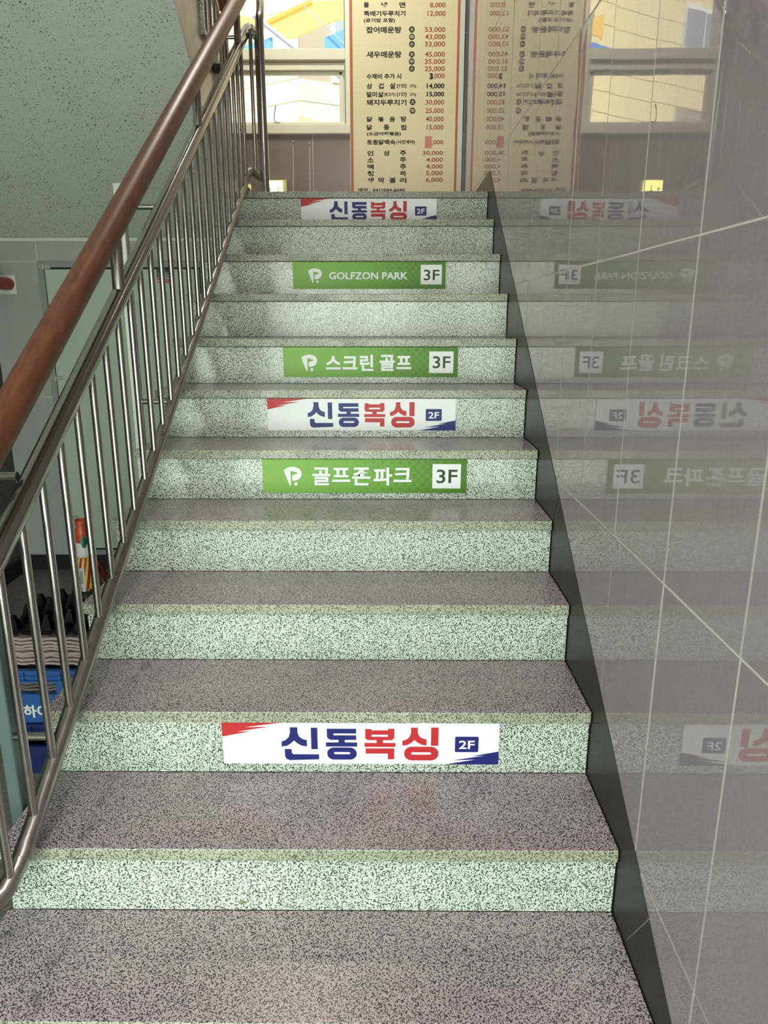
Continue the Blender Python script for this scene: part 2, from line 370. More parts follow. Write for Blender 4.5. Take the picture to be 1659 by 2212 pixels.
for a0, a1 in spans(-3.0, -1.6, -1.5825, 0.6):
    for b0, b1 in spans(ZF, 3.3, 0.2114, 0.6): tile(wr, 'wall_tile', 'x', a0, b0, a1, b1, 0.0)
# black skirting that climbs with the stair: one run, cut into pieces by joints square to its slope
sk = structure(empty('baseboard_right'))
def sk_top(y): return 0.166+(y+0.184)*0.6535
def sk_piece(y0, y1, tail=None):
    s = 0.6535; n = 1.0/s          # joints are square to the slope
    lo = lambda y: sk_top(y)-0.30
    gx = 0.0016
    yb0, yb1 = y0+0.30*math.sin(math.atan(s))*math.cos(math.atan(s)), y1+0.30*math.sin(math.atan(s))*math.cos(math.atan(s))
    pl = [(y0+gx, sk_top(y0+gx)), (y1-gx, sk_top(y1-gx)), (yb1-gx, sk_top(y1)-(yb1-y1)/s), (yb0+gx, sk_top(y0)-(yb0-y0)/s)]
    prism('skirting_piece', pl, 'x', -0.0014, 0.004, 'skirt', sk)
ys = [-1.5775+0.6967, -0.184]
yy = [-0.184+0.93*k for k in range(-1, 3)]
for a, b in zip(yy, yy[1:]): sk_piece(a, b)
prism('skirting_piece', [(yy[-1]+.0016, sk_top(yy[-1])), (2.614, 1.990), (3.214, 1.990), (3.214, 1.885), (2.75, 1.885), (2.45, 1.60), (yy[-1]+0.11, sk_top(yy[-1])-0.18)], 'x', -0.0014, 0.004, 'skirt', sk)
box('skirting_piece', (-0.0014, 3.217, 1.88), (0.004, YB, 1.990), 'skirt', sk)
prism('skirting_piece', [(-2.2, ZF), (-2.2, ZF+0.1), (-1.116, -0.26), (-1.116, ZF)], 'x', -0.0014, 0.004, 'skirt', sk)

# back wall on the landing, with the window opening
wb = structure(prism('wall_back', [(XW, 1.6), (0.3, 1.6), (0.3, ZC), (XW, ZC)], 'y', YB+0.0012, YB+0.0012, 'grout')) if False else structure(empty('wall_back'))
for a, b in (((XW, YB+0.0012, 1.6), (0.3, YB+0.2, 2.475)), ((XW, YB+0.0012, 2.475), (-1.66, YB+0.2, ZC)), ((-0.80, YB+0.0012, 2.475), (0.3, YB+0.2, ZC)), ((-1.66, YB+0.0012, 3.92), (-0.80, YB+0.2, ZC))):
    box('masonry', a, b, 'grout', wb)
for a0, a1 in spans(XW, 0.0, -1.02, 0.3):
    tile(wb, 'back_tile', 'y', a0, 1.90, a1, 2.475, YB)
    for b0, b1 in spans(2.475, ZC, 2.475, 0.6):
        if a1 > -1.655 and a0 < -0.805:
            if b0 > 3.9: tile(wb, 'back_tile', 'y', a0, b0, a1, b1, YB)
            elif a0 < -1.66: tile(wb, 'back_tile', 'y', a0, b0, -1.66, b1, YB)
            elif a1 > -0.80: tile(wb, 'back_tile', 'y', -0.80, b0, a1, b1, YB)
        else: tile(wb, 'back_tile', 'y', a0, b0, a1, b1, YB)

# window
wn = structure(empty('window_1', (0, 0, 0)))
def fr(name, a, b, m='winframe', parent=wn, bev=0.003): return box(name, a, b, m, parent, bev)
F0, F1 = YB-0.012, YB+0.13
fr('window_sill', (-1.66, F0-0.01, 2.475), (-0.765, F1, 2.532))
fr('side_frame', (-1.66, F0, 2.532), (-1.625, F1, 3.92)); fr('side_frame', (-0.792, F0, 2.532), (-0.757, F1, 3.92))
fr('head_frame', (-1.66, F0, 3.88), (-0.757, F1, 3.93))
fr('transom', (-1.625, F0+0.004, 2.918), (-0.792, F1, 2.984)); fr('transom_lip', (-1.625, F0+0.03, 2.890), (-0.797, F1-0.02, 2.908)); fr('screen_track', (-1.625, F0+0.022, 2.862), (-0.80, F1-0.03, 2.892))
sash = fr('sliding_sash', (-1.625, F0+0.045, 2.842), (-0.815, F0+0.075, 2.860))
fr('sash_rail', (-1.625, F0+0.040, 2.534), (-0.797, F0+0.085, 2.556), parent=sash); fr('sash_stile', (-0.836, F0+0.045, 2.556), (-0.808, F0+0.075, 2.862), parent=sash)
fr('sash_stile', (-0.806, F0+0.055, 2.540), (-0.793, F0+0.095, 2.90), parent=sash); fr('sash_stile', (-1.625, F0+0.045, 2.556), (-1.600, F0+0.075, 2.862), parent=sash)
box('glass_pane', (-1.60, F0+0.058, 2.556), (-0.836, F0+0.063, 2.842), 'glass', wn); box('glass_pane', (-1.625, F0+0.07, 2.984), (-0.792, F0+0.075, 3.88), 'glass', wn)
tube('latch_rod', [(-1.262, YB+0.01, 2.655), (-1.276, YB+0.01, 2.58), (-1.272, YB+0.008, 2.556), (-1.255, YB+0.0, 2.547), (-1.235, YB-0.004, 2.545)], 0.004, 'pipe_grey', wn, 8)

# wall with the metal door, under the landing
wd = structure(box('wall_door', (XW, YD+0.0012, ZF), (XL-0.002, YD+0.16, 1.74), 'grout'), 'grey tiled wall holding the pale metal door')
for a0, a1 in spans(XW+0.012, XL-0.004, -2.616, 0.6):
    for b0, b1 in ((ZF, 0.80), (0.80, 1.607), (1.607, 1.728)):
        if a1 <= -2.60 or b0 > 1.6: tile(wd, 'door_tile', 'y', a0, b0, a1, b1, YD)
        elif a1 > -1.60: tile(wd, 'door_tile', 'y', max(a0, -1.60), b0, a1, b1, YD)
structure(box('trim_1', (XW, YD-0.006, 1.722), (XL-0.004, YD+0.01, 1.742), 'plate_white'))
structure(box('baseboard_back', (XW+0.027, YD-0.012, ZF), (XL-0.002, YD+0.006, -0.243), 'skirt', bev=0.002))
dr = structure(empty('door_1', (-2.1, YD, -0.24)))
def dbox(n, a, b, m, par=dr, bev=0.0): o = box(n, a, b, m, par, bev); o.matrix_parent_inverse = Matrix.Translation((2.1, -YD, 0.24)) if par is dr else Matrix(); return o
dbox('door_frame', (-2.612, YD-0.018, -0.24), (-2.575, YD+0.008, 1.607), 'door_frame', bev=0.003); dbox('door_frame', (-1.635, YD-0.018, -0.24), (-1.600, YD+0.008, 1.607), 'door_frame', bev=0.003)
dbox('door_frame', (-2.575, YD-0.018, 1.572), (-1.635, YD+0.008, 1.607), 'door_frame', bev=0.003); dbox('door_frame', (-2.575, YD-0.018, -0.24), (-1.635, YD+0.008, -0.205), 'door_frame', bev=0.003)
dbox('door_rebate', (-2.575, YD-0.002, -0.205), (-1.635, YD+0.008, 1.572), 'gap')
dbox('door_leaf', (-2.569, YD-0.020, -0.192), (-1.641, YD-0.001, 1.562), 'door', bev=0.002)
for z0 in (1.558, 0.9, 0.0): 
    bm = bmesh.new(); add_tube(bm, [(-2.575, YD-0.026, z0), (-2.575, YD-0.026, z0+0.034)], 0.011, 12); add_box(bm, -2.60, YD-0.026, z0+0.005, -2.53, YD-0.018, z0+0.03, 0.002); h = finish('hinge', bm, 'alu', dr); h.matrix_parent_inverse = Matrix.Translation((2.1, -YD, 0.24))
dbox('door_handle', (-1.70, YD-0.05, 0.66), (-1.675, YD-0.02, 0.80), 'alu', bev=0.004)
# sticker on the door
st = tag(empty('door_sticker', (-1.896, YD-0.0212, 1.482)), 'small navy and red paper sticker high on the pale metal door', 'sticker')
box('paper', (0, 0, 0), (0.082, 0.0008, 0.082), 'navy_sticker', st); box('red_band', (0, -0.0004, 0), (0.082, 0.0, 0.024), 'sticker_red', st)
pr = Print(); pr.type('개', 0.006, 0.042, 0.026, 0.062, 0.02); pr.type('2', 0.05, 0.042, 0.06, 0.06, 0.02); pr.type('고', 0.061, 0.042, 0.078, 0.06, 0.02)
pr.poly([[(0.014, 0.066), (0.024, 0.076), (0.034, 0.074), (0.03, 0.070), (0.024, 0.072), (0.017, 0.064)]])
for k in range(2):
    for a in (0.006, 0.048): pr.poly([[(a, 0.036-0.007*k), (a+0.028, 0.035-0.007*k), (a+0.028, 0.032-0.007*k), (a, 0.033-0.007*k)]])
pr.type('010-', 0.005, 0.006, 0.04, 0.018, 0.02); pr.build('lettering', 'sticker_white', st, lambda a, b: (a, -0.0008, b))

# lobby side walls behind the photographer with the glazed entrance
we = structure(empty('wall_entrance'))
for a, b in (((XW, -3.2, ZF), (-2.5, -3.0, 3.3)), ((-0.1, -3.2, ZF), (0.0075, -3.0, 3.3)), ((-2.5, -3.2, 2.05), (-0.1, -3.0, 3.3))): box('masonry', a, b, 'white_paint', we)
de = structure(empty('door_2'))
for x0 in (-2.5, -1.72, -0.94, -0.14): box('door_frame', (x0, -3.13, ZF), (x0+0.045, -3.07, 2.05), 'winframe', de)
box('door_frame', (-2.5, -3.13, 2.0), (-0.1, -3.07, 2.05), 'winframe', de)
for x0 in (-2.455, -1.675, -0.895): box('glass_pane', (x0, -3.105, ZF+0.01), (x0+0.735 if x0 > -2 else x0+0.735, -3.097, 2.0), 'glass', de)

# ------------------------------------------------------------------ staircase
stc = structure(empty('staircase'), 'speckled granite staircase of eleven steps with pinkish treads')
core = [(-0.30, ZF)]
prof = [(-0.242, ZF), (-0.242, -0.032)]
for k in range(11):
    prof += [(Y[k]+0.032, Z[k]-0.032), (Y[k]+0.032, Z[k+1]-0.032)]
prof += [(YB, Z[11]-0.032), (YB, 1.74), (3.10, 1.74), (2.2, 1.24), (0.7, 0.20), (0.2, ZF)]
prism('concrete_core', prof, 'x', XL+0.012, 0.0, 'concrete', stc)
def slab(name, y0, y1, z0, z1, x0=XL, x1=XR):
    bm = bmesh.new(); add_box(bm, x0, y0, z0, x1, y1, z1)
    es = [e for e in bm.edges if all(abs(v.co.y-y0) < 1e-5 for v in e.verts) or (all(abs(v.co.x-x0) < 1e-5 for v in e.verts) and all(abs(v.co.z-z1) < 1e-5 for v in e.verts))]
    bmesh.ops.bevel(bm, geom=es, offset=0.0022, segments=2, affect='EDGES', profile=0.5)
    bmesh.ops.recalc_face_normals(bm, faces=bm.faces[:])
    for f in bm.faces: f.material_index = 0 if f.normal.z > 0.8 else 1
    return finish(name, bm, None, stc, mats=['tread', 'nose'])
for k in range(12):
    y0 = Y[k-1] if k else -0.264
    y1 = (Y[k]+0.010) if k < 11 else YB
    z1 = Z[k]
    slab('tread_slab', y0, y1-0.0008 if k < 11 else y1, z1-0.030, z1)
# left part of the landing, beyond the gap between the flights
slab('tread_slab', 3.67, YB, Z[11]-0.030, Z[11], XW, XL-0.001)
box('landing_core', (XW, 3.665, 1.742), (XL+0.011, YB, Z[11]-0.031), 'fleck', stc)
for k in range(12):
    yf = (Y[k-1] if k else -0.264)+0.010
    z0 = Z[k-1] if k else ZF; z1 = Z[k]-0.0315
    if k == 0:
        box('riser_slab', (XL+0.012, yf, ZF+0.165), (XR, yf+0.02, z1), 'riser', stc, 0.001); continue
    box('riser_slab', (XL+0.012, yf, z0+0.0006), (XR, yf+0.02, z1), 'riser', stc, 0.001)
slab('tread_slab', -0.53, -0.256, -0.2095, -0.1795)
box('riser_slab', (XL+0.012, -0.52, ZF), (XR, -0.50, -0.21), 'riser', stc, 0.001)
box('concrete_core', (XL+0.012, -0.50, ZF), (0.0, -0.235, -0.21), 'concrete', stc)
# bit of old adhesive tape left on the lowest riser
prism('tape_scrap', [(-0.833, 0.026), (-0.820, 0.026), (-0.8235, 0.016), (-0.831, 0.018)], 'y', 0.0048, 0.0052, 'tape_grey', stc)

# ------------------------------------------------------------------ upper flight seen from below
uf = structure(empty('ceiling_flight'), 'underside of the upper flight, pale green spray with dark flecks')
XG = -1.402
top = []; y = 3.66; z = 1.897
for k in range(12): top += [(y, z), (y, z+0.1727)]; z += 0.1727; y -= 0.263
top += [(y, z)]
und = [(0.40, 3.70), (2.0, 2.655), (2.53, 2.272), (3.262, 1.745)]
pl = [(3.66, 1.745)] + top + und
bm = bmesh.new()
A = [bm.verts.new((XG, a, b)) for a, b in pl]; B = [bm.verts.new((XW, a, b)) for a, b in pl]
fa = bm.faces.new(A); fb = bm.faces.new(B[::-1]); n = len(pl)
side = []
for i in range(n): side.append(bm.faces.new((A[i], A[(i+1) % n], B[(i+1) % n], B[i])))
for i, f in enumerate(side): f.material_index = 0 if i >= len(top) else 2
fa.material_index = 1; fb.material_index = 1
bmesh.ops.triangulate(bm, faces=[fa, fb])
finish('flight_slab', bm, None, uf, mats=['fleck', 'stringer', 'concrete'])
y = 3.66; z = 1.897
for k in range(11):
    box('tread_slab', (XW, y-0.27, z+0.1727), (XG+0.02, y+0.012, z+0.2), 'nose', uf)
    box('riser_slab', (XW, y, z+0.0), (XG+0.018, y+0.008, z+0.1727), 'riser', uf)
    z += 0.1727; y -= 0.263

# ------------------------------------------------------------------ stair railing
def rl(y, c, dx=0.0): return (-1.27+0.0156*(y+0.096)+dx, y, 0.24+0.655*y+c)
rail = tag(empty('stair_railing', (-1.27, -0.096, 0.0)), 'brushed steel balustrade with a brown wooden handrail along the granite steps', 'railing')
_ri = Matrix.Translation((1.27, 0.096, 0.0))
def rt(name, pts, r, m, seg=16, parent=rail, inv=None):
    o = tube(name, pts, r, m, parent, seg)
    o.matrix_parent_inverse = _ri if parent is rail else Matrix()
    return o
def start_curve(c, zdrop=0.0):
    p = []
    for x, y, z in ((-1.50, -0.168, 0.118), (-1.40, -0.166, 0.122), (-1.345, -0.158, 0.128), (-1.306, -0.138, 0.138), (-1.283, -0.106, 0.152), (-1.272, -0.066, 0.18)): p.append((x, y, z+c+0.018))
    return p
rt('bottom_rail', start_curve(-0.018) + [rl(0.0, -0.018), rl(1.3, -0.018), rl(2.70, -0.018), (-1.221, 2.748, 2.012), (-1.205, 2.765, 2.005), (-1.175, 2.758, 1.987), (-1.145, 2.75, 1.970)], 0.0195, 'steel_dark', 20)
rt('weld_joint', [rl(-0.055, -0.018), rl(-0.035, -0.018)], 0.0212, 'steel_dark', 20)
rt('mid_rail', start_curve(0.587) + [rl(0.0, 0.587), rl(1.3, 0.587), rl(2.845, 0.587), (-1.222, 2.885, 2.712), (-1.205, 2.89, 2.700), (-1.180, 2.84, 2.665), (-1.150, 2.765, 2.625)], 0.0245, 'steel', 20)
hr = start_curve(0.775)
rt('handrail', hr + [rl(0.0, 0.775), rl(1.3, 0.775), rl(3.02, 0.775), (-1.219, 3.07, 3.015), (-1.20, 3.09, 3.005)], 0.0345, 'wood', 28)
rt('handrail_return', [(-1.20, 3.09, 3.005), (-1.178, 3.02, 2.93), (-1.155, 2.87, 2.79), (-1.146, 2.79, 2.735), (-1.145, 2.755, 2.700), (-1.145, 2.75, 2.66)], 0.021, 'steel', 18)
rt('handrail_strip', [rl(-0.03, 0.739), rl(2.98, 0.739)], 0.0085, 'steel', 10)
rt('newel_post', [(-1.145, 2.75, 1.8985), (-1.145, 2.75, 2.70)], 0.0205, 'steel', 20)
bm = bmesh.new(); add_lathe(bm, [(0.0, 0.012), (0.024, 0.012), (0.036, 0.006), (0.038, 0.0), (0.0, 0.0)], 20, (-1.145, 2.75, 1.8972)); o = finish('base_flange', bm, 'steel', rail, True); o.matrix_parent_inverse = _ri
_bal = None
for k in range(27):
    y = -0.096+k*0.10605
    if _bal is None:
        bm = bmesh.new(); add_tube(bm, [(0, 0, -0.012), (0, 0, 0.585)], 0.0095, 12); _bal = finish('baluster', bm, 'steel', rail, True); o = _bal
    else: o = _bal.copy(); C.objects.link(o)
    o.matrix_parent_inverse = _ri; o.location = rl(y, 0.0)
    if k == 0: o.location = (-1.277, -0.094, 0.170)
for y in (0.783, 1.757, 2.60):
    rt('support_post', [rl(y, 0.60), rl(y+0.006, 0.748)], 0.0170, 'steel_dark', 14)
# short balusters of the return between rail end and newel
for t, c0, c1 in ((0.35, 1.995, 2.66), (0.75, 1.98, 2.63)):
    x = -1.22+0.075*t; rt('baluster', [(x, 2.765-0.015*t, c0), (x, 2.765-0.015*t, c1)], 0.0095, 'steel', 12)
def gap_post(y, zb, zm, ztop, m='alu'):
    px = -1.376
    o = box('back_post', (px-0.015, y-0.016, ZF+0.001), (px+0.015, y+0.016, ztop), m, rail, 0.0025); o.matrix_parent_inverse = _ri
    for zz in (zb, zm):
        c = zz-0.24-0.655*y
        rt('spacer_bar', [(px+0.013, y, zz), (rl(y, c)[0]-0.010, y, zz)], 0.0095, 'steel', 14)
gap_post(0.144, 0.350, 0.962, 1.10, 'post_shaded'); gap_post(1.200, 1.000, 1.630, 1.700)
rt('back_post', [(-1.292, 2.60, Z[10]+0.001), (-1.292, 2.60, 2.60)], 0.0125, 'steel', 14); rt('spacer_bar', [(-1.292, 2.60, 2.575), (-1.236, 2.60, 2.575)], 0.0085, 'steel', 12)

# railing of the upper flight
r2 = tag(empty('stair_railing', (-1.45, 3.5, 1.9)), 'steel railing climbing the upper flight behind the wooden handrail, against the bright window', 'railing')
_r2 = Matrix.Translation((1.45, -3.5, -1.9))
def rt2(name, pts, r, m, seg=12):
    o = tube(name, pts, r, m, r2, seg); o.matrix_parent_inverse = _r2; return o
def ru(y, c): return (-1.45, y, 2.07+0.657*(3.66-y)+c)
rt2('bottom_rail', [(-1.45, 3.42, 2.26), ru(3.30, 0.07), ru(0.7, 0.07)], 0.018, 'steel'); rt2('mid_rail', [(-1.45, 3.225, 2.868), ru(3.20, 0.54), ru(0.9, 0.54)], 0.018, 'steel')
rt2('handrail', [(-1.45, 3.42, 2.98), ru(3.30, 0.90), ru(1.3, 0.90)], 0.03, 'wood', 20)
rt2('newel_post', [(-1.45, 3.42, 2.095), (-1.45, 3.42, 2.98)], 0.018, 'steel', 16)
b0 = None
for k in range(20):
    y = 3.27-0.11*k
    if b0 is None:
        bm = bmesh.new(); add_tube(bm, [(0, 0, 0.06), (0, 0, 0.545)], 0.0095, 10); b0 = finish('baluster', bm, 'steel', r2, True); o = b0
    else: o = b0.copy(); C.objects.link(o)
    o.matrix_parent_inverse = _r2; o.location = ru(y, 0.0)
o = box('bracket', (-1.402, 2.80, 2.49), (-1.36, 2.85, 2.53), 'rubber', r2, 0.006); o.matrix_parent_inverse = _r2

# ------------------------------------------------------------------ signs on the risers
SW, SH = 0.690, 0.1160
def sign_base(k, x0, label, group, m):
    t = tag(empty('step_sign', (x0, Y[k-1]+0.0065, Z[k]-0.0325-SH)), label, 'sign', group)
    box('board', (0, 0, 0), (SW, 0.0034, SH), m, t, 0.0004)
    return t
L1 = lambda a, b: (a, -0.0004, b)
L2 = lambda a, b: (a, -0.0008, b)
L3 = lambda a, b: (a, -0.0012, b)
def boxing(k, x0, label):
    t = sign_base(k, x0, label, 'white sports hall signs on the risers', 'white_print')
    q = lambda L: [((x-71)/1482*SW, (379.5-y)/226*SH) for x, y in L]
    def stad(xa, ya, xb, yb): 
        p0, p1 = q([(xa, yb), (xb, ya)]); return rrect(p0[0], p0[1], p1[0], p1[1], (p1[1]-p0[1])/2*0.98, 8)
    def part(name, m, *groups, lv=L1):
        n = Print()
        for gq in groups: n.poly(gq)
        return n.build(name, m, t, lv)
    part('letter', 'navy', [q([(434,178),(474,178),(474,205),(482,228),(500,242),(523,248),(523,283),(496,279),(472,266),(455,250),(438,266),(415,280),(387,284),(387,256),(408,249),(426,232),(434,208)])],
        [q([(546,180),(581,180),(581,298),(546,298)])], [q([(403,297),(440,297),(440,316),(448,326),(587,326),(587,354),(428,359),(411,352),(403,338)])])
    part('letter', 'navy', [q([(631,185),(788,185),(788,211),(667,211),(667,221),(788,221),(788,246),(727,246),(727,260),(793,260),(793,283),(625,283),(625,260),(693,260),(693,246),(652,246),(637,240),(631,228)])], [stad(631, 288, 790, 355), stad(668, 313, 755, 325)])
    b0_ = q([(1317, 311)])[0]; b1_ = q([(1443, 226)])[0]
    bd = part('badge', 'navy', [rrect(b0_[0], b0_[1], b1_[0], b1_[1], 0.0035)])
    part('corner_mark', 'navy', [q([(1553,307),(1405,334),(1480,330),(1306,357),(1430,352),(1265,379.5),(1553,379.5)])])
    part('letter', 'red', [q([(836,186),(870,186),(870,193),(958,193),(958,184),(992,184),(992,234),(980,247),(931,247),(931,262),(998,262),(998,284),(832,284),(832,262),(897,262),(897,247),(850,247),(836,236)]), q([(870,217),(958,217),(958,228),(870,228)])],
        [q([(838,292),(992,292),(992,352),(957,352),(957,321),(838,321)])])
    part('letter', 'red', [q([(1081,178),(1117,178),(1117,205),(1125,225),(1143,237),(1165,242),(1165,275),(1140,272),(1116,259),(1100,246),(1084,260),(1060,274),(1035,276),(1035,250),(1058,242),(1074,228),(1081,205)])],
        [q([(1188,177),(1228,177),(1228,277),(1188,277)])], [stad(1045, 282, 1230, 358), stad(1083, 313, 1190, 326)])
    part('corner_mark', 'red', [q([(71,153.5),(388,153.5),(190,179),(328,175),(150,203),(228,200),(71,230)])])
    w = Print(); a, b = q([(1338, 293), (1422, 247)]); w.type('2F', a[0], a[1], b[0], b[1], 0.018); w.build('floor_number', 'white_print', bd, L2)
    return t
boxing(2, -0.916, 'large white sign with blue and red Korean lettering, on the lowest signed riser')
boxing(6, -0.947, 'white sign with blue and red Korean lettering, between the two green Korean signs')
boxing(11, -0.951, 'white sign with blue and red Korean lettering, on the top riser below the landing')
LOGO = [(240,248),(252,237),(268,229),(288,224),(308,222),(328,225),(346,232),(360,244),(368,258),(370,272),(366,290),(356,305),(340,316),(322,321),(308,322),(300,318),(301,283),(320,277),(343,267),(320,258),(290,252),(292,350),(290,357),(284,358),(279,353)]
def golf(k, x0, label, body, tx, logo_box, box_px, f_px, org, wid, bold):
    t = sign_base(k, x0, label, 'green screen golf signs on the risers', 'green')
    ox, oy = org; w_, h_ = wid
    q = lambda x, y: ((x-ox)/w_*SW, (oy-y)/h_*SH)
    a = q(logo_box[0], logo_box[3]); b = q(logo_box[2], logo_box[1])
    lg = [(a[0]+(x-240)/130*(b[0]-a[0]), a[1]+(358-y)/136*(b[1]-a[1])) for x, y in LOGO]
    dot = circ(a[0]+(326-240)/130*(b[0]-a[0]), a[1]+(358-344)/136*(b[1]-a[1]), 13/130*(b[0]-a[0]))
    p = Print(); off = 0.0010
    p.poly([[(x+off, y-off) for x, y in lg]]); p.poly([[(x+off, y-off) for x, y in dot]])
    for s_, x_0, y_0, x_1, y_1 in tx:
        c0 = q(x_0, y_1); c1 = q(x_1, y_0); g_ = 0.0006
        p.type(s_, c0[0]+off-g_, c0[1]-off-g_, c1[0]+off+g_, c1[1]-off+g_, bold)
        w = Print(); w.type(s_, c0[0], c0[1], c1[0], c1[1], bold); w.build('letter' if len(s_) == 1 else 'lettering', 'white_print', t, L2)
    p.build('letter_shadow', 'shadow_green', t, L1)['kind'] = 'stuff'
    w = Print(); w.poly([lg]); w.poly([dot]); w.build('golf_flag_mark', 'white_print', t, L2)
    w = Print(); c0 = q(box_px[0], box_px[3]); c1 = q(box_px[2], box_px[1]); w.poly([[c0, (c1[0], c0[1]), c1, (c0[0], c1[1])]]); w.build('number_box', 'white_print', t, L2)
    p = Print(); c0 = q(f_px[0], f_px[3]); c1 = q(f_px[2], f_px[1]); p.type('3F', c0[0], c0[1], c1[0], c1[1], 0.012); p.build('floor_number', 'sign_dark', t, L3)
golf(5, -0.929, 'green sign with white Korean lettering, lowest of the green signs', '', [('골', 445, 226, 575, 355), ('프', 587, 229, 717, 330), ('존', 732, 226, 862, 355), ('파', 882, 226, 1018, 355), ('크', 1026, 229, 1156, 330)], (240, 222, 370, 358), (1305, 202, 1508, 375), (1335, 240, 1484, 338), (88, 409), (1462, 239), 0.028)
golf(7, -0.920, 'green sign with white Korean lettering in two words, above the middle white sign', '', [('스', 518, 176, 636, 286), ('크', 648, 178, 766, 286), ('린', 783, 166, 890, 298), ('골', 936, 166, 1056, 298), ('프', 1068, 176, 1184, 283)], (328, 165, 452, 300), (1322, 140, 1510, 313), (1350, 178, 1488, 275), (187, 347), (1358, 240), 0.034)
golf(9, -0.937, 'green sign lettered GOLFZON PARK, highest of the green signs', '', [('GOLFZON PARK', 640, 532, 1108, 577)], (515, 508, 598, 601), (1185, 487, 1310, 608), (1203, 517, 1297, 583), (424, 635), (909, 166), 0.022)

# ------------------------------------------------------------------ menu board
mb = tag(empty('menu_board', (-0.763, 4.018, 2.0)), 'tall cream price board in an orange frame with Korean dishes and red prices', 'sign')
_mb = Matrix.Translation((0.763, -4.018, -2.0))
def mbx(n, a, b, m, bev=0.0): o = box(n, a, b, m, mb, bev); o.matrix_parent_inverse = _mb; return o
mbx('panel', (-0.745, 4.019, 2.0), (-0.062, 4.046, 3.70), 'cream_board')
mbx('outer_trim', (-0.765, 4.016, 1.985), (-0.7605, 4.046, 3.715), 'plate_white'); mbx('outer_trim', (-0.0465, 4.012, 1.985), (-0.014, 4.046, 3.715), 'plate_white', 0.001)
mbx('orange_border', (-0.7605, 4.013, 1.985), (-0.745, 4.046, 3.715), 'orange_frame', 0.001); mbx('orange_border', (-0.062, 4.013, 1.985), (-0.0465, 4.046, 3.715), 'orange_frame', 0.001)
mbx('orange_border', (-0.745, 4.013, 3.70), (-0.062, 4.046, 3.715), 'orange_frame'); mbx('orange_border', (-0.745, 4.013, 1.985), (-0.062, 4.046, 2.0), 'orange_frame')
